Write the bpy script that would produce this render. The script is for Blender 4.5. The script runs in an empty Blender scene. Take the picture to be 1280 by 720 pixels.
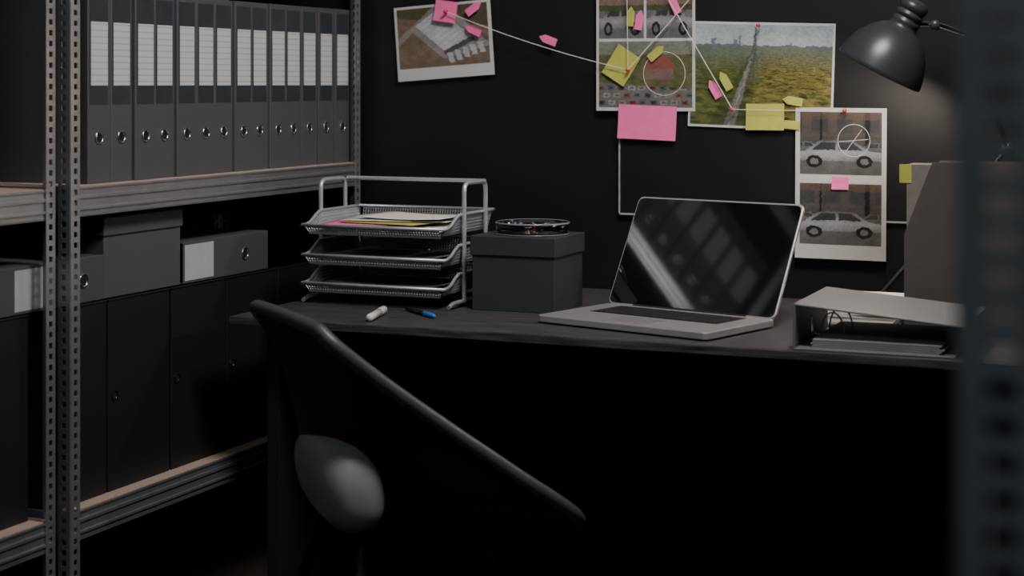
import bpy, bmesh, math, random
from mathutils import Vector, Matrix, Quaternion, noise
random.seed(7)
R = math.radians
COL = bpy.context.scene.collection

# ------------------------------------------------------------ materials
def mat(name, col, rough=0.5, metal=0.0, var=0.12, scale=40.0, bump=0.0, stretch=None, coat=0.0, trans=0.0, spec=0.5, ior=1.5):
    m = bpy.data.materials.new(name); m.use_nodes = True
    nt = m.node_tree; b = nt.nodes['Principled BSDF']
    b.inputs['Roughness'].default_value = rough
    b.inputs['Metallic'].default_value = metal
    b.inputs['Specular IOR Level'].default_value = spec
    b.inputs['Coat Weight'].default_value = coat
    b.inputs['Transmission Weight'].default_value = trans
    b.inputs['IOR'].default_value = ior
    tc = nt.nodes.new('ShaderNodeTexCoord')
    mp = nt.nodes.new('ShaderNodeMapping')
    if stretch: mp.inputs['Scale'].default_value = stretch
    nt.links.new(tc.outputs['Object'], mp.inputs['Vector'])
    n = nt.nodes.new('ShaderNodeTexNoise'); n.inputs['Scale'].default_value = scale
    n.inputs['Detail'].default_value = 5
    nt.links.new(mp.outputs['Vector'], n.inputs['Vector'])
    r = nt.nodes.new('ShaderNodeValToRGB')
    r.color_ramp.elements[0].position = 0.3; r.color_ramp.elements[1].position = 0.7
    lo = [c * (1 - var) for c in col]; hi = [min(1, c * (1 + var)) for c in col]
    r.color_ramp.elements[0].color = (*lo, 1); r.color_ramp.elements[1].color = (*hi, 1)
    nt.links.new(n.outputs['Fac'], r.inputs['Fac'])
    nt.links.new(r.outputs['Color'], b.inputs['Base Color'])
    if bump:
        bp = nt.nodes.new('ShaderNodeBump'); bp.inputs['Strength'].default_value = bump
        bp.inputs['Distance'].default_value = 0.002
        nt.links.new(n.outputs['Fac'], bp.inputs['Height'])
        nt.links.new(bp.outputs['Normal'], b.inputs['Normal'])
    return m

def mat_lines(name, col, line, period, axis='Z', rough=0.7):
    m = mat(name, col, rough, var=0.03)
    nt = m.node_tree; b = nt.nodes['Principled BSDF']
    tc = nt.nodes.new('ShaderNodeTexCoord')
    w = nt.nodes.new('ShaderNodeTexWave'); w.bands_direction = axis
    w.inputs['Scale'].default_value = 0.314 / period
    w.inputs['Distortion'].default_value = 0.0
    nt.links.new(tc.outputs['Object'], w.inputs['Vector'])
    r = nt.nodes.new('ShaderNodeValToRGB')
    r.color_ramp.elements[0].color = (*line, 1); r.color_ramp.elements[0].position = 0.05
    r.color_ramp.elements[1].color = (*col, 1); r.color_ramp.elements[1].position = 0.2
    nt.links.new(w.outputs['Fac'], r.inputs['Fac'])
    nt.links.new(r.outputs['Color'], b.inputs['Base Color'])
    return m

def mat_attr(name, rough=0.35):
    m = bpy.data.materials.new(name); m.use_nodes = True
    nt = m.node_tree; b = nt.nodes['Principled BSDF']
    a = nt.nodes.new('ShaderNodeAttribute'); a.attribute_name = 'Col'
    nt.links.new(a.outputs['Color'], b.inputs['Base Color'])
    b.inputs['Roughness'].default_value = rough
    return m

M = {}
M['wall'] = mat('black_wall_paint', (0.006, 0.0065, 0.007), 0.45, var=0.25, scale=3, spec=0.4)
M['side'] = mat('dark_wall_paint', (0.012, 0.012, 0.013), 0.7, var=0.2, scale=3)
M['floor'] = mat('dark_floor', (0.010, 0.010, 0.010), 0.6, var=0.3, scale=8)
M['board'] = mat('blackboard', (0.007, 0.0075, 0.008), 0.40, var=0.15, scale=4, spec=0.45)
M['frame'] = mat('board_frame', (0.45, 0.45, 0.44), 0.4, 0.3)
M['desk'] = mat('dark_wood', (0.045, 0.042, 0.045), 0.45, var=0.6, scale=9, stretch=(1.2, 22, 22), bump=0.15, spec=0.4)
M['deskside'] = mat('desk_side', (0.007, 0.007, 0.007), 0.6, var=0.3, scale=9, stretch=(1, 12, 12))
M['galv'] = mat('galvanised_steel', (0.42, 0.43, 0.44), 0.32, 0.8, var=0.08, scale=25)
M['galvp'] = mat('galvanised_steel_post', (0.40, 0.41, 0.425), 0.36, 0.75, var=0.08, scale=25)
M['deck'] = mat('particle_board_deck', (0.42, 0.31, 0.25), 0.7, var=0.15, scale=120)
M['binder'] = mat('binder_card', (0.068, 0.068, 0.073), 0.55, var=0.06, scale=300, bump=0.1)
M['pocket'] = mat('binder_label_pocket', (0.032, 0.037, 0.044), 0.3, var=0.1)
M['label'] = mat_lines('binder_label', (0.52, 0.53, 0.54), (0.39, 0.40, 0.41), 0.0125)
M['labelp'] = mat('plain_label', (0.42, 0.43, 0.43), 0.7, var=0.05)
M['chrome'] = mat('chrome', (0.75, 0.72, 0.70), 0.18, 1.0, var=0.03)
M['hole'] = mat('hole_black', (0.003, 0.003, 0.003), 0.9)
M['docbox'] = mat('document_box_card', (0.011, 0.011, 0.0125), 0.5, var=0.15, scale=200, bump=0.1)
M['greybox'] = mat('grey_box_card', (0.072, 0.076, 0.082), 0.6, var=0.08, scale=200)
M['blackbox'] = mat('black_box_card', (0.025, 0.029, 0.032), 0.55, var=0.1, scale=200)
M['tray'] = mat('tray_metal', (0.50, 0.51, 0.53), 0.35, 0.6, var=0.05)
M['traym'] = mat('tray_wire_mesh', (0.28, 0.29, 0.31), 0.45, 0.45, var=0.05)
M['alu'] = mat('laptop_aluminium', (0.52, 0.51, 0.52), 0.35, 0.7, var=0.03)
M['screen'] = mat('laptop_glass', (0.004, 0.004, 0.005), 0.05, var=0.05, spec=0.75)
M['keys'] = mat('key_plastic', (0.015, 0.015, 0.016), 0.5)
M['pad'] = mat('trackpad', (0.40, 0.40, 0.41), 0.3, 0.6)
M['chair'] = mat('black_plastic', (0.006, 0.0065, 0.0075), 0.5, var=0.1, scale=80, spec=0.35)
M['rim'] = mat('black_plastic_rim_lit', (0.052, 0.055, 0.060), 0.42, var=0.08, scale=80)  # paler than the shell: the rim's highlight is put into the colour
M['bucket'] = mat('black_plastic_lit', (0.20, 0.205, 0.21), 0.5, var=0.06, scale=30)  # light on the black shell's rear painted in as a paler tone
M['lamp'] = mat('lamp_black_enamel', (0.035, 0.037, 0.040), 0.36, var=0.05)
M['lampin'] = mat('lamp_inner', (0.5, 0.48, 0.45), 0.4)
M['paper'] = mat('white_paper', (0.68, 0.66, 0.62), 0.75, var=0.04)
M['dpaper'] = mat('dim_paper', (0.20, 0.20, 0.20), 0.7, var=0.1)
M['border'] = mat('photo_border', (0.46, 0.47, 0.46), 0.5, var=0.03)
M['pink'] = mat('pink_note', (0.78, 0.13, 0.34), 0.8, var=0.05)
M['yellow'] = mat('yellow_note', (0.36, 0.37, 0.065), 0.8, var=0.05)
M['red'] = mat('red_pin', (0.6, 0.02, 0.03), 0.3)
M['string'] = mat('white_string', (0.60, 0.56, 0.56), 0.8)
M['blue'] = mat('blue_plastic', (0.02, 0.14, 0.55), 0.35)
M['dblue'] = mat('dark_blue_plastic', (0.02, 0.07, 0.22), 0.35)
M['green'] = mat('green_plastic', (0.03, 0.18, 0.07), 0.35)
M['black'] = mat('black_plastic_gloss', (0.01, 0.01, 0.01), 0.2)
M['rimglass'] = mat('clear_plastic_glint', (0.17, 0.175, 0.18), 0.10, var=0.05)  # grey tone stands in for highlights on clear plastic
M['whitep'] = mat('white_plastic', (0.6, 0.58, 0.55), 0.35)
M['file'] = mat('file_card', (0.060, 0.052, 0.047), 0.65, var=0.08, scale=60)
M['filep'] = mat('file_papers', (0.16, 0.14, 0.125), 0.7, var=0.08, scale=60)
M['openb'] = mat('binder_grey', (0.12, 0.125, 0.13), 0.5, var=0.06, scale=200)
M['clear'] = mat('clear_plastic', (0.97, 0.98, 0.98), 0.02, var=0.005, trans=1.0, ior=1.45)
M['photo'] = mat_attr('photo_print', 0.35)

# ------------------------------------------------------------ helpers
def empty(name, loc=(0, 0, 0), rot=(0, 0, 0)):
    e = bpy.data.objects.new(name, None); COL.objects.link(e)
    e.location = loc; e.rotation_euler = rot; e.empty_display_size = 0.05
    return e

def addobj(name, me, m, parent=None, loc=(0, 0, 0), rot=(0, 0, 0), smooth=False):
    o = bpy.data.objects.new(name, me); COL.objects.link(o)
    if m is not None:
        for mm in (m if isinstance(m, list) else [m]): me.materials.append(mm)
    o.location = loc; o.rotation_euler = rot
    if parent: o.parent = parent
    if smooth:
        for p in me.polygons: p.use_smooth = True
    return o

def bevel(o, w=0.002, seg=2):
    b = o.modifiers.new('bev', 'BEVEL'); b.width = w; b.segments = seg; b.limit_method = 'ANGLE'
    return o

def bm_box(bm, lo, hi, mi=0):
    vs = [bm.verts.new((x, y, z)) for x in (lo[0], hi[0]) for y in (lo[1], hi[1]) for z in (lo[2], hi[2])]
    for f in ((0, 1, 3, 2), (4, 6, 7, 5), (0, 4, 5, 1), (2, 3, 7, 6), (0, 2, 6, 4), (1, 5, 7, 3)):
        fc = bm.faces.new([vs[i] for i in f]); fc.material_index = mi

def boxes(name, lst, m, parent=None, bev=0.0, loc=(0, 0, 0), rot=(0, 0, 0)):
    bm = bmesh.new()
    for b in lst: bm_box(bm, b[0], b[1], b[2] if len(b) > 2 else 0)
    bmesh.ops.recalc_face_normals(bm, faces=bm.faces)
    me = bpy.data.meshes.new(name); bm.to_mesh(me); bm.free()
    o = addobj(name, me, m, parent, loc, rot)
    if bev: bevel(o, bev)
    return o

def tube(name, pts, r, m, parent=None, cyclic=False, res=3, spline='POLY'):
    cu = bpy.data.curves.new(name, 'CURVE'); cu.dimensions = '3D'
    cu.bevel_depth = r; cu.bevel_resolution = res; cu.use_fill_caps = True
    s = cu.splines.new(spline)
    s.points.add(len(pts) - 1)
    for p, q in zip(s.points, pts): p.co = (*q, 1)
    s.use_cyclic_u = cyclic
    tmp = bpy.data.objects.new('tmp', cu)
    COL.objects.link(tmp); bpy.context.view_layer.update()
    dg = bpy.context.evaluated_depsgraph_get()
    me = bpy.data.meshes.new_from_object(tmp.evaluated_get(dg))
    me.name = name
    bpy.data.objects.remove(tmp)
    me.materials.clear()
    return addobj(name, me, m, parent, smooth=True)

def roundpath(pts, rad, n=5):
    out = [Vector(pts[0])]
    for i in range(1, len(pts) - 1):
        a, b, c = Vector(pts[i - 1]), Vector(pts[i]), Vector(pts[i + 1])
        d1 = (a - b).normalized() * rad; d2 = (c - b).normalized() * rad
        for k in range(n + 1):
            t = k / n
            out.append((b + d1) * (1 - t) ** 2 + b * 2 * t * (1 - t) + (b + d2) * t * t)
    out.append(Vector(pts[-1]))
    return out

def lathe(name, prof, m, parent=None, seg=40, loc=(0, 0, 0), quat=None, smooth=True):
    bm = bmesh.new(); rings = []
    for (r, z) in prof:
        if r < 1e-6: rings.append([bm.verts.new((0, 0, z))])
        else: rings.append([bm.verts.new((r * math.cos(2 * math.pi * k / seg), r * math.sin(2 * math.pi * k / seg), z)) for k in range(seg)])
    for a, b in zip(rings[:-1], rings[1:]):
        for k in range(seg):
            k2 = (k + 1) % seg
            if len(a) == 1 and len(b) == 1: continue
            if len(a) == 1: bm.faces.new((a[0], b[k], b[k2]))
            elif len(b) == 1: bm.faces.new((a[k], b[0], a[k2]))
            else: bm.faces.new((a[k], b[k], b[k2], a[k2]))
    bmesh.ops.recalc_face_normals(bm, faces=bm.faces)
    me = bpy.data.meshes.new(name); bm.to_mesh(me); bm.free()
    o = addobj(name, me, m, parent, loc, smooth=smooth)
    if quat is not None:
        o.rotation_mode = 'QUATERNION'; o.rotation_quaternion = quat
    return o

# ------------------------------------------------------------ room
WY = 3.90
boxes('floor', [((-2.6, -1.4, -0.1), (1.8, WY + 0.1, 0))], M['floor'])
boxes('ceiling', [((-2.6, -1.4, 2.75), (1.8, WY + 0.1, 2.85))], M['side'])
boxes('wall_back', [((-2.6, WY, 0), (1.8, WY + 0.1, 2.75))], M['wall'])
boxes('wall_left', [((-2.6, -1.4, 0), (-2.5, WY, 2.75))], M['side'])
boxes('wall_right', [((1.7, -1.4, 0), (1.8, WY, 2.75))], M['side'])
boxes('wall_front', [((-2.5, -1.5, 0), (1.7, -1.4, 2.75))], M['side'])

# ------------------------------------------------------------ metal shelving
def post(name, x, y, sx, sy, h, parent, w=0.028, cell=0.02):
    """slotted angle post: flanges run from corner (x,y) in direction sx (x) and sy (y)"""
    bm = bmesh.new()
    n = int(h / cell)
    a, b = w * 0.34, w * 0.70
    for fl in (0, 1):
        def P(u, z):
            return bm.verts.new((x + sx * u, y, z)) if fl == 0 else bm.verts.new((x, y + sy * u, z))
        for i in range(n):
            z0 = i * cell; z1 = z0 + cell; h0 = z0 + cell * 0.25; h1 = z1 - cell * 0.25
            def q(u0, u1, a0, a1):
                bm.faces.new((P(u0, a0), P(u1, a0), P(u1, a1), P(u0, a1)))
            q(0, a, z0, z1); q(b, w, z0, z1); q(a, b, z0, h0); q(a, b, h1, z1)
    bmesh.ops.remove_doubles(bm, verts=bm.verts, dist=1e-5)
    me = bpy.data.meshes.new(name); bm.to_mesh(me); bm.free()
    o = addobj(name, me, M['galvp'], parent)
    s = o.modifiers.new('sol', 'SOLIDIFY'); s.thickness = 0.002; s.offset = 0
    return o

def shelf_unit(name, x0, x1, y0, y1, levels, h=2.3, pw=0.028):
    g = empty(name, ((x0 + x1) / 2, (y0 + y1) / 2, 0))
    cx, cy = g.location.x, g.location.y
    X0, X1, Y0, Y1 = x0 - cx, x1 - cx, y0 - cy, y1 - cy
    post('post_1', X0, Y0, 1, 1, h, g, pw); post('post_2', X1, Y0, -1, 1, h, g, pw)
    post('post_3', X0, Y1, 1, -1, h, g, pw); post('post_4', X1, Y1, -1, -1, h, g, pw)
    for i, z in enumerate(levels):
        t = 0.003
        a, b, c, d = X0 + t, X1 - t, Y0 + t, Y1 - t
        boxes('deck_%d' % (i + 1), [((a + 0.003, c + 0.003, z - 0.005), (b - 0.003, d - 0.003, z))], M['deck'], g)
        L = []
        hh = 0.056
        for (lo, hi) in (((b - 0.002, c), (b, d)), ((a, c), (a + 0.002, d)), ((a, c), (b, c + 0.002)), ((a, d - 0.002), (b, d))):
            L.append(((lo[0], lo[1], z - hh), (hi[0], hi[1], z - 0.001)))
        L.append(((b - 0.003, c, z - 0.006), (b + 0.002, d, z - 0.001)))
        L.append(((b - 0.003, c, z - 0.024), (b + 0.003, d, z - 0.017)))
        L.append(((b - 0.003, c, z - 0.046), (b + 0.003, d, z - 0.040)))
        L.append(((b - 0.015, c, z - hh - 0.002), (b, d, z - hh)))
        boxes('shelf_beam_%d' % (i + 1), L, M['galv'], g, bev=0.0012)
    return g

SX = -2.05
S1, S2, S3 = 1.04, 0.425, 1.66
shelf_unit('metal_shelving_unit', -2.46, SX, 2.70, 3.86, [0.1, S2, S1, S3, 2.22])
shelf_unit('metal_shelving_unit', -2.46, SX, 1.47, 2.655, [0.1, S2, S1, S3, 2.22])
shelf_unit('metal_shelving_unit', -0.148, 0.75, 0.968, 1.37, [0.1, 0.5, 0.88, 1.42, 1.9], pw=0.046)

# ------------------------------------------------------------ lever arch binders
def upright_binder(parent, y0, w, x, z, h=0.38, d=0.28, mi=''):
    boxes('cover' + mi, [((x - 0.004, y0, z), (x, y0 + w, z + h)),
                         ((x - d, y0, z), (x - 0.004, y0 + 0.003, z + h)),
                         ((x - d, y0 + w - 0.003, z), (x - 0.004, y0 + w, z + h))], M['binder'], parent, bev=0.0015)
    boxes('papers' + mi, [((x - d + 0.02, y0 + 0.006, z + 0.01), (x - 0.03, y0 + w - 0.006, z + h - 0.05))], M['dpaper'], parent)
    e = w * 0.10
    boxes('label' + mi, [((x, y0 + e, z + 0.155), (x + 0.0008, y0 + w - e, z + 0.368), 0),
                         ((x + 0.0008, y0 + e * 1.3, z + 0.192), (x + 0.0016, y0 + w - e * 1.3, z + 0.317), 1)],
          [M['pocket'], M['label']], parent)
    q = Quaternion((0, 1, 0), R(90))
    lathe('ring' + mi, [(0.0125, 0), (0.0135, 0.002), (0.0115, 0.003), (0.0095, 0.002), (0.0095, 0)], M['chrome'], parent, 24, (x, y0 + w / 2, z + 0.09), q)
    lathe('hole' + mi, [(0.0096, 0.0005), (0.0, 0.0006)], M['hole'], parent, 20, (x, y0 + w / 2, z + 0.09), q)

g = empty('lever_arch_binders', (-2.2, 3.3, S1))
y = 2.795
for i in range(14):
    w = 0.0728
    xx = -2.078 + random.uniform(-0.007, 0.003)
    upright_binder(g, y - 3.3, w, xx + 2.2, 0.0, mi='_%d' % (i + 1)); y += 0.0757
g = empty('lever_arch_binders', (-2.2, 2.2, S1))
y = 1.60
for i in range(12):
    xx = -2.16 + random.uniform(-0.006, 0.003)
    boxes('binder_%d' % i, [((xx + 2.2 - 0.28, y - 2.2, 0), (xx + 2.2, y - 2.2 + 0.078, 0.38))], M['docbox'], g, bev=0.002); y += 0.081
g = empty('lever_arch_binders', (-2.2, 3.3, S3))
y = 2.74
for i in range(9):
    upright_binder(g, y - 3.3, 0.0735, -2.09 + 2.2, 0.0, mi='_%d' % (i + 1)); y += 0.0757

def lying_binder(loc, L, T, label, hole):
    g = empty('lever_arch_binder', loc)
    D = 0.28
    boxes('cover', [((-0.004, 0, 0), (0, L, T)), ((-D, 0, 0), (-0.004, L, 0.003)), ((-D, 0, T - 0.003), (-0.004, L, T))], M['binder'], g, bev=0.0015)
    boxes('papers', [((-D + 0.02, 0.01, 0.005), (-0.03, L - 0.01, T - 0.02))], M['dpaper'], g)
    boxes('label', [((0, label[0], 0.006), (0.001, label[1], T - 0.006))], M['labelp'], g)
    q = Quaternion((0, 1, 0), R(90))
    lathe('ring', [(0.0135, 0), (0.0145, 0.002), (0.0125, 0.003), (0.0105, 0.002), (0.0105, 0)], M['chrome'], g, 24, (0, hole, T / 2), q)
    lathe('hole', [(0.0106, 0.0005), (0.0, 0.0006)], M['hole'], g, 20, (0, hole, T / 2), q)
BT = S2 + 0.385
lying_binder((-2.088, 3.135, BT), 0.345, 0.088, (0.004, 0.115), 0.245)
lying_binder((-2.088, 2.53, BT), 0.325, 0.088, (0.055, 0.14), 0.26)

# document boxes on the lower shelf
def docbox(y0, w, h=0.383, x=-2.088):
    g = empty('document_box', (x, y0, S2))
    boxes('body', [((-0.30, 0, 0), (0, w, h))], M['docbox'], g, bev=0.002)
    boxes('lid_flap', [((-0.305, -0.001, h - 0.004), (0.002, w + 0.001, h))], M['docbox'], g, bev=0.001)
    q = Quaternion((0, 1, 0), R(90))
    lathe('finger_ring', [(0.009, 0), (0.010, 0.002), (0.008, 0.002), (0.007, 0)], M['black'], g, 20, (0, 0.02, 0.19), q)
    lathe('finger_hole', [(0.007, 0.0005), (0.0, 0.0006)], M['hole'], g, 16, (0, 0.02, 0.19), q)
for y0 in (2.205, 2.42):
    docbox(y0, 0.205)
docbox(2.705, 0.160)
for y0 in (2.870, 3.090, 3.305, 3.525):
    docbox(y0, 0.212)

def lidbox(name, loc, sx, sy, h, lid, m, rot=0):
    g = empty(name, loc, (0, 0, rot))
    boxes('body', [((-sx / 2, -sy / 2, 0), (sx / 2, sy / 2, h - 0.003))], m, g, bev=0.0015)
    e = 0.004
    boxes('lid', [((-sx / 2 - e, -sy / 2 - e, h - lid), (sx / 2 + e, sy / 2 + e, h))], m, g, bev=0.002)
    return g
lidbox('storage_box', (-2.225, 2.992, BT), 0.27, 0.268, 0.160, 0.036, M['greybox'])
lidbox('storage_box', (-2.235, 3.63, S3), 0.30, 0.34, 0.24, 0.05, M['greybox'])
lidbox('storage_box', (-2.235, 2.30, S3), 0.30, 0.38, 0.24, 0.05, M['greybox'])

# ------------------------------------------------------------ desk
DZ = 0.75
g = empty('desk', (-1.1, 3.5, 0))
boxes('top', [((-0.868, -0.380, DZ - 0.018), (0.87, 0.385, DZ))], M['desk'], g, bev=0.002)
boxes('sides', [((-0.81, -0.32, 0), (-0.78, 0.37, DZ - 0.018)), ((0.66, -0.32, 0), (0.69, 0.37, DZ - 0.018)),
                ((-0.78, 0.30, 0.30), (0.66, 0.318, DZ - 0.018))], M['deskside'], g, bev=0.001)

# ------------------------------------------------------------ wall board
BY = WY - 0.012
g = empty('blackboard', (-0.75, BY, 1.4))
boxes('panel', [((-0.626, 0, -0.47), (0.62, 0.011, 0.6))], M['board'], g)
boxes('frame', [((-0.626, -0.003, -0.473), (0.62, 0.002, -0.469)), ((-0.626, -0.003, -0.473), (-0.623, 0.002, 0.6)),
                ((-0.626, -0.003, 0.596), (0.62, 0.002, 0.6)), ((0.616, -0.003, -0.473), (0.62, 0.002, 0.6))], M['frame'], g)

# ---- photo pictures (colour functions u,v in 0..1, v up)
def nz(x, y, s=1.0, o=0.0): return 0.5 + 0.5 * noise.noise(Vector((x * s + o, y * s + o * 1.7, o)))
def fbm(x, y, s, o=0.0): return 0.5 * nz(x, y, s, o) + 0.3 * nz(x, y, s * 2.1, o + 3) + 0.2 * nz(x, y, s * 4.3, o + 7)
def mix(a, b, t): return tuple(a[i] * (1 - t) + b[i] * t for i in range(3))
def inpoly(p, poly):
    s = None
    for i in range(len(poly)):
        a, b = poly[i], poly[(i + 1) % len(poly)]
        c = (b[0] - a[0]) * (p[1] - a[1]) - (b[1] - a[1]) * (p[0] - a[0])
        if s is None: s = c > 0
        elif (c > 0) != s: return False
    return True
def organic(fn, amt=0.45, warp=0.014, off=0.0):
    def f(u, v):
        du = (nz(u, v, 30, off + 11) - 0.5) * warp * 2; dv = (nz(u, v, 30, off + 17) - 0.5) * warp * 2
        c = fn(u + du, v + dv)
        k = 1 + amt * 2 * (fbm(u, v, 45, off + 2) - 0.5) + 0.8 * (fbm(u, v, 5, off + 9) - 0.5)
        return tuple(max(0.004, q * k) for q in c)
    return f
def f_aerial(u, v):
    n = fbm(u, v, 14, 1)
    c = mix((0.075, 0.052, 0.036), (0.20, 0.145, 0.10), n)
    if v > 0.86 - 0.25 * u: c = mix((0.035, 0.04, 0.02), (0.09, 0.08, 0.045), fbm(u, v, 25, 4))
    if inpoly((u, v), [(0.0, 0.50), (0.42, 1.02), (0.50, 1.02), (0.0, 0.38)]): c = (0.19, 0.175, 0.16)
    if inpoly((u, v), [(0.14, 0.64), (0.50, 0.12), (1.02, 0.30), (0.56, 1.02)]): c = mix((0.17, 0.16, 0.15), (0.23, 0.22, 0.21), n)
    if inpoly((u, v), [(0.20, 0.70), (0.52, 0.24), (0.82, 0.46), (0.46, 0.96)]): c = mix((0.35, 0.37, 0.38), (0.41, 0.42, 0.43), (math.sin((u - v) * 60) + 1) / 2)
    if inpoly((u, v), [(0.50, 0.25), (0.52, 0.18), (0.86, 0.40), (0.82, 0.47)]): c = (0.06, 0.06, 0.065)
    for k in range(5):
        x = 0.56 + 0.085 * k; y = 0.05 + 0.035 * k
        if inpoly((u, v), [(x, y), (x + 0.06, y), (x + 0.03, y + 0.17), (x - 0.03, y + 0.17)]): c = (0.34, 0.35, 0.36)
    return c
def f_forest(u, v):
    HZ = 0.78
    if v > HZ:
        c = mix((0.31, 0.34, 0.35), (0.20, 0.27, 0.32), (v - HZ) / 0.22)
        c = mix(c, (0.38, 0.38, 0.37), 0.5 * fbm(u, v * 2, 3, 2))
        for (a, b, t) in ((0.14, 0.17, 0.86), (0.30, 0.33, 0.85), (0.34, 0.355, 0.88), (0.70, 0.72, 0.83)):
            if a < u < b and v < t: c = (0.11, 0.15, 0.18)
        if v < HZ + 0.03 * nz(u, 0, 22, 5) + 0.005: c = (0.09, 0.12, 0.12)
    else:
        d = HZ - v
        p = 1.0 / (d + 0.14)
        n = fbm((u - 0.45) * p * 2.0, p * 5.0, 3.0, 9)
        n = max(0, min(1, (n - 0.36) * 3.4))
        c = mix((0.014, 0.026, 0.010), (0.17, 0.155, 0.040), n)
        if u > 0.55: c = mix(c, (0.20, 0.145, 0.035), 0.4 * n)
        if u < 0.40: c = mix(c, (0.05, 0.085, 0.03), 0.4)
        c = mix(c, (0.10, 0.135, 0.12), max(0, (v - 0.55) / 0.23) * 0.75)
        cx = 0.455 - 0.22 * d
        hw = 0.008 + 0.20 * d
        if abs(u - cx) < hw * 0.95: c = mix(c, (0.02, 0.03, 0.012), 0.5)
        if abs(u - cx) < hw * 0.26: c = mix((0.09, 0.09, 0.085), (0.13, 0.13, 0.12), n)
        if abs(u - cx) < hw * 0.05: c = (0.19, 0.18, 0.17)
    tw = 0.003 + 0.07 * max(0, 0.95 - v) ** 1.6
    if 0.45 < v < 0.97 and abs(abs(u - 0.455) - tw) < 0.0045: c = mix(c, (0.05, 0.07, 0.07), 0.9)
    if 0.45 < v < 0.97 and abs(u - 0.455) < tw and abs(math.sin(v * 60)) < 0.3: c = mix(c, (0.06, 0.08, 0.08), 0.8)
    return c
def carshape(u, v, cx, cy, s):
    x = (u - cx) / s; y = (v - cy) / s
    for wx in (-0.58, 0.6):
        r = math.hypot(x - wx, y + 0.02)
        if r < 0.10: return 'rim'
        if r < 0.19: return 'tyre'
    if -1 < x < 1 and 0.0 < y < 0.34 - 0.08 * abs(x) ** 3: return 'body'
    if inpoly((x, y), [(-0.80, 0.30), (-0.45, 0.62), (0.35, 0.62), (0.72, 0.30)]):
        if inpoly((x, y), [(-0.66, 0.33), (-0.40, 0.57), (-0.08, 0.57), (-0.08, 0.33)]) or inpoly((x, y), [(0.0, 0.33), (0.0, 0.57), (0.30, 0.57), (0.56, 0.33)]): return 'glass'
        return 'body'
    return None
def f_cargrey(seed):
    def f(u, v):
        n = fbm(u, v, 9, seed)
        if v > 0.42:
            c = mix((0.035, 0.034, 0.033), (0.075, 0.066, 0.060), n)
            if v > 0.60:
                if (u * 3.2 + seed * 0.3) % 1 > 0.36 and (v * 2.8 + 0.3) % 1 > 0.18:
                    c = mix((0.018, 0.021, 0.024), (0.06, 0.065, 0.068), fbm(u, v, 7, seed + 5))
                else: c = mix((0.078, 0.066, 0.057), (0.052, 0.048, 0.044), n)
            if abs(u - 0.83) < 0.03 or abs(u - 0.26) < 0.015: c = (0.012, 0.012, 0.012)
            if v > 0.88: c = mix(c, (0.13, 0.07, 0.045), 0.4)
        else: c = mix((0.06, 0.06, 0.06), (0.11, 0.11, 0.107), n)
        for (cx, cy, s, k) in ((0.05, 0.36, 0.26, 0.45), (0.98, 0.34, 0.28, 0.4), (0.48, 0.22, 0.52, 1.0)):
            r = carshape(u, v, cx, cy, s)
            if r == 'body': c = tuple(k * q for q in mix((0.26, 0.27, 0.28), (0.09, 0.09, 0.10), min(1, abs(v - cy - 0.13) * 5)))
            if r == 'glass': c = (0.03, 0.034, 0.038)
            if r == 'tyre': c = (0.012, 0.012, 0.012)
            if r == 'rim': c = (0.12, 0.12, 0.12)
        return c
    return f
def f_house(u, v):
    n = fbm(u, v, 15, 21)
    c = mix((0.022, 0.035, 0.016), (0.14, 0.14, 0.06), n)
    if v > 0.80: c = mix((0.20, 0.20, 0.185), (0.08, 0.09, 0.065), n)
    if inpoly((u, v), [(0.50, 0.42), (0.80, 0.42), (0.80, 0.60), (0.50, 0.60)]): c = (0.15, 0.095, 0.08)
    if inpoly((u, v), [(0.46, 0.58), (0.84, 0.58), (0.74, 0.78), (0.57, 0.78)]): c = mix((0.21, 0.07, 0.055), (0.16, 0.05, 0.042), n)
    if inpoly((u, v), [(0.10, 0.52), (0.30, 0.52), (0.30, 0.68), (0.10, 0.68)]): c = (0.20, 0.185, 0.165)
    if inpoly((u, v), [(0.06, 0.66), (0.34, 0.66), (0.26, 0.78), (0.13, 0.78)]): c = (0.12, 0.085, 0.07)
    if v < 0.38 - 0.1 * u:
        c = mix((0.09, 0.09, 0.087), (0.135, 0.132, 0.125), n)
        for row in (0.04, 0.15, 0.26):
            uu = u * 9 + row * 5; k = int(uu); fx = uu - k
            if 0.15 < fx < 0.82 and row < v < row + 0.065:
                c = ((0.22, 0.22, 0.22), (0.15, 0.045, 0.045), (0.05, 0.05, 0.06), (0.19, 0.18, 0.165), (0.07, 0.08, 0.095))[(k * 3 + int(row * 50)) % 5]
                if row + 0.02 < v < row + 0.048 and 0.3 < fx < 0.66: c = tuple(q * 0.35 for q in c)
    return c
def f_building(seed):
    def f(u, v):
        n = fbm(u, v, 10, seed)
        c = mix((0.12, 0.075, 0.055), (0.19, 0.125, 0.085), n)
        if (u * 3.0 + 0.15 * seed) % 1 > 0.42 and (v * 2.6) % 1 > 0.35: c = mix((0.06, 0.07, 0.075), (0.17, 0.18, 0.18), n)
        if v < 0.36: c = mix((0.08, 0.08, 0.08), (0.13, 0.13, 0.13), n)
        r = carshape(u, v, 0.5, 0.14, 0.50)
        if r == 'body': c = mix((0.22, 0.215, 0.21), (0.08, 0.08, 0.08), min(1, abs(v - 0.24) * 6))
        if r == 'glass': c = (0.035, 0.035, 0.04)
        if r == 'tyre': c = (0.015, 0.015, 0.015)
        if 0.38 < v < 0.46: c = mix((0.03, 0.042, 0.022), (0.07, 0.08, 0.04), fbm(u, v, 30, 6))
        return c
    return f

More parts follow.
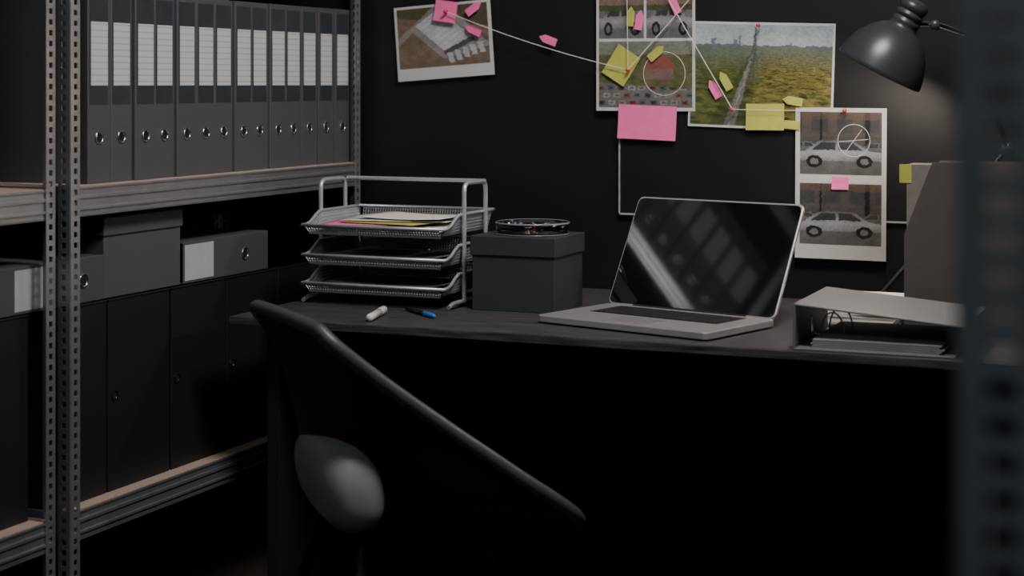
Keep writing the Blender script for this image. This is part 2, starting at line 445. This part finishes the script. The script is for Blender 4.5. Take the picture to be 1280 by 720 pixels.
def picture(name, parent, x0, x1, z0, z1, fn, y=-0.0012, n=200):
    W = x1 - x0; H = z1 - z0
    nx = n; ny = max(8, int(n * H / W))
    vs = []; fs = []
    for j in range(ny + 1):
        for i in range(nx + 1): vs.append((x0 + W * i / nx, y, z0 + H * j / ny))
    for j in range(ny):
        for i in range(nx):
            a = j * (nx + 1) + i; fs.append((a, a + 1, a + nx + 2, a + nx + 1))
    me = bpy.data.meshes.new(name); me.from_pydata(vs, [], fs)
    at = me.color_attributes.new('Col', 'FLOAT_COLOR', 'CORNER')
    data = []
    for j in range(ny):
        for i in range(nx):
            c = fn((i + 0.5) / nx, (j + 0.5) / ny)
            data += [c[0], c[1], c[2], 1.0] * 4
    at.data.foreach_set('color', data)
    return addobj(name, me, M['photo'], parent)

def ringmark(name, parent, x, z, r, y=-0.0022):
    pts = [(x + r * math.cos(2 * math.pi * k / 40), y, z + r * math.sin(2 * math.pi * k / 40)) for k in range(40)]
    return tube(name, pts, 0.0007, M['string'], parent, cyclic=True, res=2)

PY = BY - 0.006
def print_sheet(name, cx, cz, w, h, roll, pics, y=PY):
    g = empty(name, (cx, y, cz), (0, roll, 0))
    boxes('paper', [((-w / 2, -0.0008, -h / 2), (w / 2, 0.0004, h / 2))], M['border'], g)
    for i, (a, b, c, d, fn) in enumerate(pics):
        picture('picture_%d' % (i + 1), g, a, b, c, d, organic(fn, off=i * 3.3))
    return g
print_sheet('aerial_photo', -1.832, 1.341, 0.262, 0.184, R(-4), [(-0.124, 0.122, -0.062, 0.086, f_aerial)], y=PY + 0.004)
g = print_sheet('street_photo_sheet', -1.308, 1.387, 0.243, 0.43, 0, [
    (-0.115, 0.115, -0.207, -0.052, f_house), (-0.115, -0.003, -0.045, 0.125, f_building(1)), (0.003, 0.115, -0.045, 0.125, f_building(4)),
    (-0.115, 0.115, 0.132, 0.207, f_forest)], y=PY - 0.002)
ringmark('pen_circle', g, 0.047, -0.128, 0.051)
print_sheet('landscape_photo', -1.032, 1.254, 0.338, 0.243, R(1.8), [(-0.164, 0.164, -0.116, 0.116, f_forest)])
g = print_sheet('car_photo_sheet', -0.848, 1.012, 0.205, 0.339, R(0.3), [
    (-0.092, 0.092, 0.020, 0.160, f_cargrey(3)), (-0.092, 0.092, -0.137, 0.000, f_cargrey(8))], y=PY - 0.004)
ringmark('pen_circle', g, 0.030, 0.097, 0.036)
tube('pen_cross', [(0.012, -0.0022, 0.072), (0.048, -0.0022, 0.122)], 0.0006, M['string'], g)
tube('pen_cross_b', [(-0.002, -0.0022, 0.094), (0.062, -0.0022, 0.100)], 0.0006, M['string'], g)

def note(name, cx, cz, w, h, roll, m, y=PY - 0.0062):
    """flat sticky note, lower edge lifting very slightly off the wall"""
    bm = bmesh.new(); rows = []
    for (t, d) in ((0, -0.004), (0.5, -0.0012), (1, 0)):
        rows.append([bm.verts.new((x, d, -h / 2 + h * t)) for x in (-w / 2, w / 2)])
    for a, b in zip(rows[:-1], rows[1:]): bm.faces.new((a[0], a[1], b[1], b[0]))
    me = bpy.data.meshes.new(name); bm.to_mesh(me); bm.free()
    return addobj(name, me, m, None, (cx, y, cz), (0, roll, 0), False)
def flag(cx, cz, L, W, ang, m, y=PY - 0.0095):
    """arrow-shaped index flag; ang = direction of the point, degrees ccw from +X seen from the front"""
    pts = [(-L / 2, -W / 2), (L * 0.22, -W / 2), (L / 2, 0), (L * 0.22, W / 2), (-L / 2, W / 2)]
    bm = bmesh.new(); vs = [bm.verts.new((p[0], 0, p[1])) for p in pts]; bm.faces.new(vs)
    me = bpy.data.meshes.new('f'); bm.to_mesh(me); bm.free()
    addobj('index_flag', me, m, None, (cx, y, cz), (0, -R(ang), 0))
note('pink_sticky_note', -1.302, 1.145, 0.143, 0.080, R(2), M['pink'])
note('pink_sticky_note', -1.822, 1.413, 0.060, 0.052, R(8), M['pink'])
note('yellow_sticky_note', -1.020, 1.160, 0.089, 0.060, R(0), M['yellow'])
note('yellow_sticky_note', -1.366, 1.279, 0.064, 0.078, R(32), M['yellow'])
note('pink_sticky_note', -0.848, 1.013, 0.038, 0.028, R(0), M['pink'])
for (x, z, a, m) in ((-1.745, 1.420, 35, 'pink'), (-1.748, 1.367, 155, 'pink'), (-1.551, 1.341, 160, 'pink'),
                     (-1.235, 1.420, 115, 'pink'), (-1.320, 1.385, 80, 'pink'), (-1.139, 1.224, 120, 'pink'),
                     (-1.342, 1.394, 85, 'yellow'), (-1.278, 1.308, 40, 'yellow'), (-1.113, 1.243, 120, 'yellow'),
                     (-0.956, 1.197, 170, 'yellow'), (-0.962, 1.143, 175, 'yellow')):
    flag(x, z, 0.047, 0.019, a, M[m])
def pin(x, z):
    g = empty('push_pin', (x, PY - 0.016, z))
    q = Quaternion((1, 0, 0), R(90))
    lathe('head', [(0, -0.010), (0.0008, -0.009), (0.001, 0), (0.0042, 0), (0.0042, 0.002), (0.0026, 0.003), (0.0026, 0.008), (0.004, 0.010), (0.0038, 0.012), (0, 0.0125)], M['red'], g, 16, (0, 0, 0), q)
SY = PY - 0.019
A = (-1.815, SY, 1.412); B = (-1.345, SY, 1.268); C = (-1.093, SY, 1.177)
for p in (A, B, C, (-0.835, SY, 1.176), (-1.032, SY, 1.368)): pin(p[0], p[2])
def sag(a, b, s=0.012, n=12):
    return [(a[0] + (b[0] - a[0]) * k / n, a[1], a[2] + (b[2] - a[2]) * k / n - s * 4 * (k / n) * (1 - k / n)) for k in range(n + 1)]
tube('evidence_string', sag(A, B, 0.010), 0.0010, M['string'])
tube('evidence_string', sag(B, (-1.02, SY, 1.62), 0.0), 0.0010, M['string'])
tube('evidence_string', sag((-1.36, SY, 1.62), C, 0.0), 0.0010, M['string'])
tube('evidence_string', sag(C, (-0.835, SY, 1.176), 0.001), 0.0008, M['string'])
tube('evidence_string', sag((-1.35, SY, 1.60), B, 0.0), 0.0008, M['string'])
for p in ((-1.02, 1.62), (-1.36, 1.62)): pin(*p)

# ------------------------------------------------------------ letter tray rack
g = empty('letter_tray_rack', (-1.76, 3.50, DZ))
W2 = 0.172
for sx in (-1, 1):
    x = sx * (W2 + 0.006)
    tube('side_frame_%d' % (sx + 2), roundpath([(x, -0.04, 0.008), (x, -0.04, 0.268), (x, 0.075, 0.268), (x, 0.075, 0.008)], 0.02), 0.0052, M['tray'], g)
    tube('foot_%d' % (sx + 2), roundpath([(x, -0.12, 0.006), (x, -0.10, 0.012), (x, 0.13, 0.012), (x, 0.15, 0.006)], 0.01), 0.005, M['tray'], g)
tube('top_bar', [(-W2, 0.075, 0.268), (W2 + 0.006, 0.075, 0.268)], 0.0048, M['tray'], g)
tube('cross_bar', [(-W2, 0.075, 0.012), (W2 + 0.006, 0.075, 0.012)], 0.004, M['tray'], g)
def tray(z, k):
    x0, x1, y0, y1 = -W2, W2, -0.135, 0.135
    n, m_ = 50, 40
    def hgt(t):
        d = t * (y1 - y0)
        if d < 0.02: return 0.016
        if d < 0.085: return 0.016 + 0.026 * (0.5 - 0.5 * math.cos(math.pi * (d - 0.02) / 0.065))
        return 0.042
    bm = bmesh.new()
    def grid(fn, a, b):
        V = [[bm.verts.new(fn(i / a, j / b)) for i in range(a + 1)] for j in range(b + 1)]
        for j in range(b):
            for i in range(a): bm.faces.new((V[j][i], V[j][i + 1], V[j + 1][i + 1], V[j + 1][i]))
    ins = 0.012
    grid(lambda u, v: (x0 + ins + (x1 - x0 - 2 * ins) * u, y0 + ins + (y1 - y0 - 2 * ins) * v, 0), n, m_)
    for sx in (0, 1):
        xb = (x0 + ins, x1 - ins)[sx]; xt = (x0, x1)[sx]
        grid(lambda u, v: (xb + (xt - xb) * v, y0 + ins + (y1 - y0 - 2 * ins) * u, hgt(u) * v), m_, 6)
    grid(lambda u, v: (x0 + ins + (x1 - x0 - 2 * ins) * u, y1 - ins + ins * v, 0.042 * v), n, 6)
    grid(lambda u, v: (x0 + ins + (x1 - x0 - 2 * ins) * u, y0 + ins - ins * v, 0.016 * v), n, 3)
    bmesh.ops.remove_doubles(bm, verts=bm.verts, dist=1e-5)
    me = bpy.data.meshes.new('tray_mesh'); bm.to_mesh(me); bm.free()
    o = addobj('tray_mesh_%d' % k, me, M['traym'], g, (0, 0, z))
    w = o.modifiers.new('w', 'WIREFRAME'); w.thickness = 0.0032
    pts = []
    for i in range(15): pts.append((x0, y0 + (y1 - y0) * i / 14, z + hgt(i / 14)))
    for i in range(15): pts.append((x1, y1 - (y1 - y0) * i / 14, z + hgt(1 - i / 14)))
    tube('tray_rim_%d' % k, pts, 0.0038, M['tray'], g, cyclic=True)
    tube('tray_runner_%d' % k, [(x0 + ins, y0 + ins, z - 0.002), (x1 - ins, y0 + ins, z - 0.002)], 0.003, M['tray'], g)
for k, z in enumerate((0.030, 0.092, 0.158)): tray(z, k + 1)
def sheet(name, x, y, z, w, d, rot, m, parent=None, bend=0.0):
    bm = bmesh.new(); n = 8
    V = [[bm.verts.new((-w / 2 + w * i / n, -d / 2 + d * j / n, bend * (abs(2 * i / n - 1) ** 2))) for i in range(n + 1)] for j in range(n + 1)]
    for j in range(n):
        for i in range(n): bm.faces.new((V[j][i], V[j][i + 1], V[j + 1][i + 1], V[j + 1][i]))
    me = bpy.data.meshes.new(name); bm.to_mesh(me); bm.free()
    o = addobj(name, me, m, parent, (x, y, z), (0, 0, rot), True)
    s = o.modifiers.new('s', 'SOLIDIFY'); s.thickness = 0.0008
    return o
for k in range(4):
    sheet('sheet_stack_%d' % k, 0.0, 0.0, 0.163 + 0.003 * k, 0.29, 0.205, R(1.5 * (k % 2)), M['paper'], g)
sheet('sheet_pink', -0.055, -0.020, 0.177, 0.185, 0.20, R(9), M['pink'], g)
sheet('sheet_yellow', 0.01, -0.006, 0.180, 0.20, 0.20, R(-10), M['yellow'], g)
sheet('sheet_white_1', 0.005, 0.020, 0.183, 0.25, 0.17, R(7), M['paper'], g)
sheet('sheet_white_2', 0.03, 0.024, 0.187, 0.22, 0.165, R(-5), M['paper'], g, 0.004)
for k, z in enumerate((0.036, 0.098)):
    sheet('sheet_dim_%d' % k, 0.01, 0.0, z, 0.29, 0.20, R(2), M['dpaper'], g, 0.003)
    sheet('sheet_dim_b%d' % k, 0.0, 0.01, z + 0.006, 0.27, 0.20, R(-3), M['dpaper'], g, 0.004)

# ------------------------------------------------------------ black box + clear pin dish
lidbox('storage_box', (-1.448, 3.500, DZ), 0.190, 0.168, 0.160, 0.042, M['blackbox'])
g = empty('push_pin_container', (-1.437, 3.500, DZ + 0.1605))
lathe('dish', [(0, 0), (0.076, 0), (0.079, 0.003), (0.080, 0.024), (0.0785, 0.025), (0.077, 0.024), (0.076, 0.004), (0, 0.003)], M['clear'], g, 56)
lathe('rim', [(0.0805, 0.0228), (0.0815, 0.0238), (0.0810, 0.0258), (0.0785, 0.0266), (0.0770, 0.0255)], M['rimglass'], g, 56)
lathe('base_ring', [(0.0795, 0.0005), (0.0805, 0.0015), (0.0795, 0.0025)], M['rimglass'], g, 56)
bms = {k: bmesh.new() for k in ('black', 'dblue', 'red', 'green', 'rimglass', 'chrome', 'clear')}
for i in range(200):
    a = random.uniform(0, 2 * math.pi); r = 0.070 * math.sqrt(random.random())
    k = random.choice(['black', 'black', 'dblue', 'red', 'green', 'rimglass', 'rimglass', 'rimglass', 'clear', 'clear', 'chrome', 'chrome'])
    mt = Matrix.Translation((r * math.cos(a), r * math.sin(a), random.uniform(0.008, 0.016))) @ Matrix.Rotation(random.uniform(0, 6.28), 4, (random.random(), random.random(), 0.3))
    bmesh.ops.create_cone(bms[k], cap_ends=True, segments=10, radius1=0.004, radius2=0.0025, depth=0.008, matrix=mt)
for k, b in bms.items():
    me = bpy.data.meshes.new('pins'); b.to_mesh(me); b.free(); addobj('pins_' + k, me, M[k], g)

# ------------------------------------------------------------ laptop
g = empty('laptop', (-1.105, 3.338, DZ), (0, 0, R(-16.5)))   # centre of base
LW, LD = 0.412, 0.25
def rrect(w, d, r, z0, z1, name, m, parent, loc=(0, 0, 0), rot=(0, 0, 0), bev=0.0):
    bm = bmesh.new(); pts = []
    for (cx, cy, a0) in ((w / 2 - r, d / 2 - r, 0), (-w / 2 + r, d / 2 - r, 90), (-w / 2 + r, -d / 2 + r, 180), (w / 2 - r, -d / 2 + r, 270)):
        for k in range(7):
            a = R(a0 + 15 * k); pts.append((cx + r * math.cos(a), cy + r * math.sin(a)))
    lo = [bm.verts.new((*p, z0)) for p in pts]; hi = [bm.verts.new((*p, z1)) for p in pts]
    bm.faces.new(hi); bm.faces.new(lo[::-1])
    for i in range(len(pts)):
        j = (i + 1) % len(pts); bm.faces.new((lo[i], lo[j], hi[j], hi[i]))
    me = bpy.data.meshes.new(name); bm.to_mesh(me); bm.free()
    o = addobj(name, me, m, parent, loc, rot)
    if bev: bevel(o, bev)
    return o
rrect(LW, LD, 0.014, 0.003, 0.017, 'base', M['alu'], g, bev=0.002)
boxes('feet', [((sx * 0.16 - 0.008, sy * 0.095 - 0.008, 0), (sx * 0.16 + 0.008, sy * 0.095 + 0.008, 0.003)) for sx in (-1, 1) for sy in (-1, 1)], M['keys'], g)
rrect(0.31, 0.112, 0.004, 0.0170, 0.0174, 'key_well', M['keys'], g, (0, 0.043, 0))
K = []
for r in range(6):
    y0 = -0.008 + r * 0.0175
    n = 14
    for c in range(n):
        if r == 0 and 4 <= c <= 8:
            if c == 4: K.append(((-0.147 + 4 * 0.021, y0, 0.0174), (-0.147 + 9 * 0.021 - 0.0025, y0 + 0.0145, 0.0188)))
            continue
        K.append(((-0.147 + c * 0.021, y0, 0.0174), (-0.147 + c * 0.021 + 0.0185, y0 + (0.0145 if r < 5 else 0.009), 0.0188)))
boxes('keys', K, M['keys'], g, bev=0.0004)
rrect(0.11, 0.075, 0.004, 0.0170, 0.0173, 'trackpad', M['pad'], g, (0, -0.070, 0))
lid = empty('lid', (0, LD / 2 - 0.006, 0.017), (R(90 - 28), 0, 0)); lid.parent = g
rrect(LW, 0.252, 0.014, -0.007, 0.0, 'lid_shell', M['alu'], lid, (0, 0.126, 0), bev=0.0015)
rrect(LW - 0.007, 0.244, 0.012, 0.0, 0.0012, 'screen_glass', M['screen'], lid, (0, 0.1255, 0))
boxes('hinge', [((-0.14, -0.006, -0.007), (0.14, 0.006, 0.001))], M['keys'], lid, bev=0.002)

# ------------------------------------------------------------ pens
def pen(name, a, b, r, mb, mc, z):
    g = empty(name, (a[0], a[1], z))
    d = Vector((b[0] - a[0], b[1] - a[1], 0)); L = d.length
    q = Vector((0, 0, 1)).rotation_difference(d.normalized())
    lathe('barrel', [(0, 0), (r * 0.8, 0.001), (r, 0.004), (r, L * 0.66), (r * 0.9, L * 0.66)], mb, g, 20, quat=q)
    lathe('cap', [(r * 1.08, L * 0.64), (r * 1.12, L * 0.65), (r * 1.08, L * 0.97), (r * 0.6, L), (0, L)], mc, g, 20, quat=q)
pen('marker_pen', (-1.655, 3.155), (-1.688, 3.285), 0.0078, M['whitep'], M['whitep'], DZ + 0.0088)
pen('ballpoint_pen', (-1.665, 3.345), (-1.553, 3.250), 0.0045, M['black'], M['blue'], DZ + 0.0055)

# ------------------------------------------------------------ open lever binder on the desk
g = empty('open_ring_binder', (-0.772, 3.128, DZ), (0, 0, R(1)))
D = 0.29
boxes('spine', [((0, 0, 0), (0.005, D, 0.083))], M['openb'], g, bev=0.002)
boxes('bottom_cover', [((0, 0, 0), (0.29, D, 0.004))], M['openb'], g, bev=0.0015)
boxes('top_cover', [((0, 0, 0), (0.31, D, 0.004))], M['openb'], g, bev=0.0015, loc=(0.001, 0, 0.081), rot=(0, R(5), 0))
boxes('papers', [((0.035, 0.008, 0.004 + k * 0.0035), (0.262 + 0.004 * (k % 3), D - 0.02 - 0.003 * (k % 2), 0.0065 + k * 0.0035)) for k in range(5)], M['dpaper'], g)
for k, yy in enumerate((0.09, 0.17)):
    pts = [(0.055 + 0.022 * math.cos(a) * 1.0, yy, 0.020 + 0.040 * math.sin(a)) for a in [math.pi * i / 14 for i in range(15)]]
    tube('ring_%d' % (k + 1), [(0.077, yy, 0.004)] + pts + [(0.033, yy, 0.004)], 0.0016, M['chrome'], g)
tube('lever', roundpath([(0.03, 0.13, 0.006), (0.03, 0.03, 0.03), (0.03, 0.02, 0.06)], 0.01), 0.0022, M['chrome'], g)
boxes('ring_plate', [((0.02, 0.06, 0.004), (0.085, 0.22, 0.0056))], M['chrome'], g, bev=0.0005)

g = empty('stack_of_papers', (-0.728, 3.545, DZ))
for k in range(11):
    boxes('sheets_%d' % k, [((-0.075, -0.08, k * 0.005), (0.075, 0.08, k * 0.005 + 0.0045))], M['paper'], g, loc=(random.uniform(-.004, .004), random.uniform(-.004, .004), 0), rot=(0, 0, R(random.uniform(-4, 4))))

# ------------------------------------------------------------ magazine file
g = empty('magazine_file', (-0.638, 3.50, DZ))
bm = bmesh.new()
def prism(poly, y0, y1):
    a = [bm.verts.new((p[0], y0, p[1])) for p in poly]; b = [bm.verts.new((p[0], y1, p[1])) for p in poly]
    bm.faces.new(a); bm.faces.new(b[::-1])
    for i in range(len(poly)):
        j = (i + 1) % len(poly); bm.faces.new((a[i], b[i], b[j], a[j]))
side = [(0, 0), (0.25, 0), (0.25, 0.33), (0.055, 0.33), (0.0, 0.185)]
prism(side, 0, 0.003); prism(side, 0.092, 0.095)
prism([(0, 0), (0.003, 0), (0.003, 0.185), (0, 0.185)], 0.003, 0.092)
prism([(0.247, 0), (0.25, 0), (0.25, 0.33), (0.247, 0.33)], 0.003, 0.092)
prism([(0.003, 0), (0.247, 0), (0.247, 0.003), (0.003, 0.003)], 0.003, 0.092)
bmesh.ops.recalc_face_normals(bm, faces=bm.faces)
me = bpy.data.meshes.new('file_body'); bm.to_mesh(me); bm.free()
addobj('file_body', me, M['file'], g)
boxes('documents', [((0.004 + 0.001 * (k % 3), 0.006 + k * 0.0105, 0.004), (0.243, 0.014 + k * 0.0105, 0.325 - 0.003 * (k % 2))) for k in range(8)], M['filep'], g)
boxes('tab', [((-0.010, 0.0045, 0.288), (0.014, 0.0055, 0.325))], M['yellow'], g)

# ------------------------------------------------------------ desk lamp
g = empty('desk_lamp', (-0.735, 3.775, DZ))
O = Vector((-0.735, 3.775, DZ))
lathe('base', [(0, 0), (0.072, 0), (0.074, 0.004), (0.070, 0.014), (0.045, 0.024), (0.015, 0.030), (0.012, 0.036), (0, 0.036)], M['lamp'], g, 48)
rim = Vector((-0.700, 3.56, 1.262)) - O
ax = Vector((0.48, 0.02, 0.87)).normalized()
q = Vector((0, 0, 1)).rotation_difference(ax)
lathe('shade', [(0.090, 0), (0.0915, 0.002), (0.0905, 0.010), (0.086, 0.030), (0.076, 0.055), (0.060, 0.078), (0.042, 0.094), (0.030, 0.100),
                (0.028, 0.108), (0.029, 0.110), (0.029, 0.118), (0.0265, 0.119), (0.0265, 0.124), (0.029, 0.125), (0.029, 0.133), (0.0265, 0.134), (0.0265, 0.139), (0.029, 0.140), (0.029, 0.150), (0.024, 0.158), (0.010, 0.162), (0, 0.162)],
      M['lamp'], g, 56, rim, q)
lathe('shade_inner', [(0.0895, 0.001), (0.0885, 0.010), (0.084, 0.030), (0.074, 0.054), (0.058, 0.076), (0.040, 0.092), (0, 0.096)], M['lampin'], g, 56, rim, q)
lathe('bulb', [(0, 0.038), (0.012, 0.041), (0.020, 0.050), (0.021, 0.060), (0.014, 0.078), (0.012, 0.094)], M['whitep'], g, 24, rim, q)
J = rim + ax * 0.105
J2 = Vector((-0.535, 3.62, 1.335)) - O
E = Vector((-0.47, 3.76, 1.10)) - O
tube('head_bracket', roundpath([J, J + (J2 - J) * 0.5 + Vector((0, 0, 0.012)), J2], 0.01), 0.006, M['chrome'], g)
lathe('knob', [(0, -0.012), (0.010, -0.012), (0.011, 0.012), (0, 0.012)], M['lamp'], g, 20, J + (J2 - J) * 0.5 + Vector((0, 0, 0.010)), Vector((0, 0, 1)).rotation_difference(Vector((0, 1, 0))))
for s in (-0.009, 0.009):
    tube('upper_arm', [J2 + Vector((0, s, 0)), E + Vector((0, s, 0))], 0.004, M['lamp'], g)
    tube('lower_arm', [E + Vector((0, s, 0)), Vector((0, s, 0.034))], 0.004, M['lamp'], g)
lathe('elbow', [(0, -0.016), (0.014, -0.016), (0.014, 0.016), (0, 0.016)], M['lamp'], g, 20, E, Vector((0, 0, 1)).rotation_difference(Vector((0, 1, 0))))

# ------------------------------------------------------------ shell chair
g = empty('shell_chair', (-1.556, 2.625, 0), (0, 0, R(49)))
rows = [(0.004, .836, .016, .828, .170), (0.004, .815, .032, .806, .192), (0.014, .780, .070, .774, .198), (0.034, .730, .122, .733, .200), (0.050, .650, .19, .683, .204),
        (0.060, .575, .255, .636, .208), (0.085, .510, .315, .594, .214), (0.13, .468, .368, .556, .218), (0.21, .452, .412, .527, .218),
        (0.32, .458, .45, .501, .212), (0.43, .462, .485, .476, .198), (0.495, .447, .505, .452, .165)]
bm = bmesh.new(); V = []
NA = 8
for (cu, cz, eu, ez, w) in rows:
    r = []
    for k in range(-NA, NA + 1):
        a = R(78) * k / NA
        f = (1 - math.cos(a)) / (1 - math.cos(R(78))); v = w * math.sin(a) / math.sin(R(78))
        r.append(bm.verts.new((cu + (eu - cu) * f, v, cz + (ez - cz) * f)))
    V.append(r)
edge_pts = [r[0].co.copy() for r in V] + [v.co.copy() for v in V[-1][1:-1]] + [r[-1].co.copy() for r in V[::-1]] + [v.co.copy() for v in V[0][::-1][1:-1]]
for a, b in zip(V[:-1], V[1:]):
    for k in range(2 * NA): bm.faces.new((a[k], a[k + 1], b[k + 1], b[k]))
bmesh.ops.recalc_face_normals(bm, faces=bm.faces)
me = bpy.data.meshes.new('shell'); bm.to_mesh(me); bm.free()
o = addobj('shell', me, M['chair'], g, smooth=True)
s = o.modifiers.new('sol', 'SOLIDIFY'); s.thickness = 0.012; s.offset = 0
s = o.modifiers.new('sub', 'SUBSURF'); s.levels = 2; s.render_levels = 2
def smooth_loop(p, it=3):
    for _ in range(it):
        q = []
        for i in range(len(p)):
            a, b = p[i], p[(i + 1) % len(p)]
            q += [a * 0.75 + b * 0.25, a * 0.25 + b * 0.75]
        p = q
    return p
tube('rolled_rim', smooth_loop(edge_pts), 0.0125, M['rim'], g, cyclic=True, res=4)
# moulded rear bucket of the seat, its top tucked under the shell
bm = bmesh.new()
bmesh.ops.create_uvsphere(bm, u_segments=48, v_segments=32, radius=1)
for v in bm.verts:
    x, y_, z_ = v.co
    def se(c, p): return math.copysign(abs(c) ** p, c)
    x, y_, z_ = se(x, 0.85), se(y_, 0.85), se(z_, 0.85)
    t = (z_ + 1) / 2
    v.co.x = x * 0.060 - 0.020 * t
    v.co.y = y_ * (0.080 if y_ < 0 else 0.18)
    v.co.z = z_ * 0.078 + 0.016 * y_
me = bpy.data.meshes.new('seat_bucket'); bm.to_mesh(me); bm.free()
addobj('seat_bucket', me, M['bucket'], g, (0.100, -0.094, 0.555), smooth=True)
for i, (a, b2) in enumerate((((0.12, 0.10, .462), (0.02, 0.22, 0)), ((0.12, -0.10, .462), (0.02, -0.22, 0)), ((0.34, 0.11, .452), (0.46, 0.22, 0)), ((0.34, -0.11, .452), (0.46, -0.22, 0)))):
    tube('leg_%d' % (i + 1), [a, b2], 0.011, M['chair'], g)
tube('leg_brace', [(0.11, 0.11, .43), (0.35, -0.12, .43)], 0.006, M['chair'], g)
tube('leg_brace_b', [(0.11, -0.11, .43), (0.35, 0.12, .43)], 0.006, M['chair'], g)

# ------------------------------------------------------------ lights
def area(name, loc, target, size, power, col, sy=None, spread=180):
    l = bpy.data.lights.new(name, 'AREA'); l.energy = power; l.color = col; l.size = size
    if sy: l.shape = 'RECTANGLE'; l.size_y = sy
    l.spread = R(spread)
    o = bpy.data.objects.new(name, l); COL.objects.link(o); o.location = loc
    o.rotation_euler = (Vector(target) - Vector(loc)).to_track_quat('-Z', 'Y').to_euler()
    return o
area('ceiling_light_main', (-0.55, 2.5, 2.65), (-1.5, 3.5, 1.1), 0.6, 35, (1.0, 0.95, 0.93), 0.6, 130)
area('fill_light_rear', (-1.0, 0.5, 2.6), (-1.5, 3.2, 0.8), 1.2, 11, (0.85, 0.95, 1.0), 0.8)  # added fill from behind the camera, lifts the blacks and the posts
# unseen helper light at the right rear, added to brighten the near shelving post
area('fill_light_side', (0.5, -0.2, 2.55), (0.1, 0.97, 1.1), 0.4, 0.9, (0.72, 0.88, 1.0), 0.4, 50)
l = bpy.data.lights.new('lamp_bulb_light', 'POINT'); l.energy = 5.5; l.color = (1.0, 0.86, 0.74); l.shadow_soft_size = 0.02
o = bpy.data.objects.new('lamp_bulb_light', l); COL.objects.link(o)
o.location = O + rim + ax * 0.012

w = bpy.data.worlds.new('World'); bpy.context.scene.world = w; w.use_nodes = True
w.node_tree.nodes['Background'].inputs['Color'].default_value = (0.6, 0.75, 0.8, 1)
w.node_tree.nodes['Background'].inputs['Strength'].default_value = 0.02

# ------------------------------------------------------------ camera
cd = bpy.data.cameras.new('Camera'); cam = bpy.data.objects.new('Camera', cd); COL.objects.link(cam)
cam.location = (0, 0, 1.235); cam.rotation_euler = (R(90), 0, R(23))
cd.sensor_width = 36; cd.lens = 2180 / 1280 * 36; cd.shift_y = -255 / 1280
cd.clip_start = 0.05
cd.dof.use_dof = True; cd.dof.focus_distance = 3.7; cd.dof.aperture_fstop = 3.2
bpy.context.scene.camera = cam
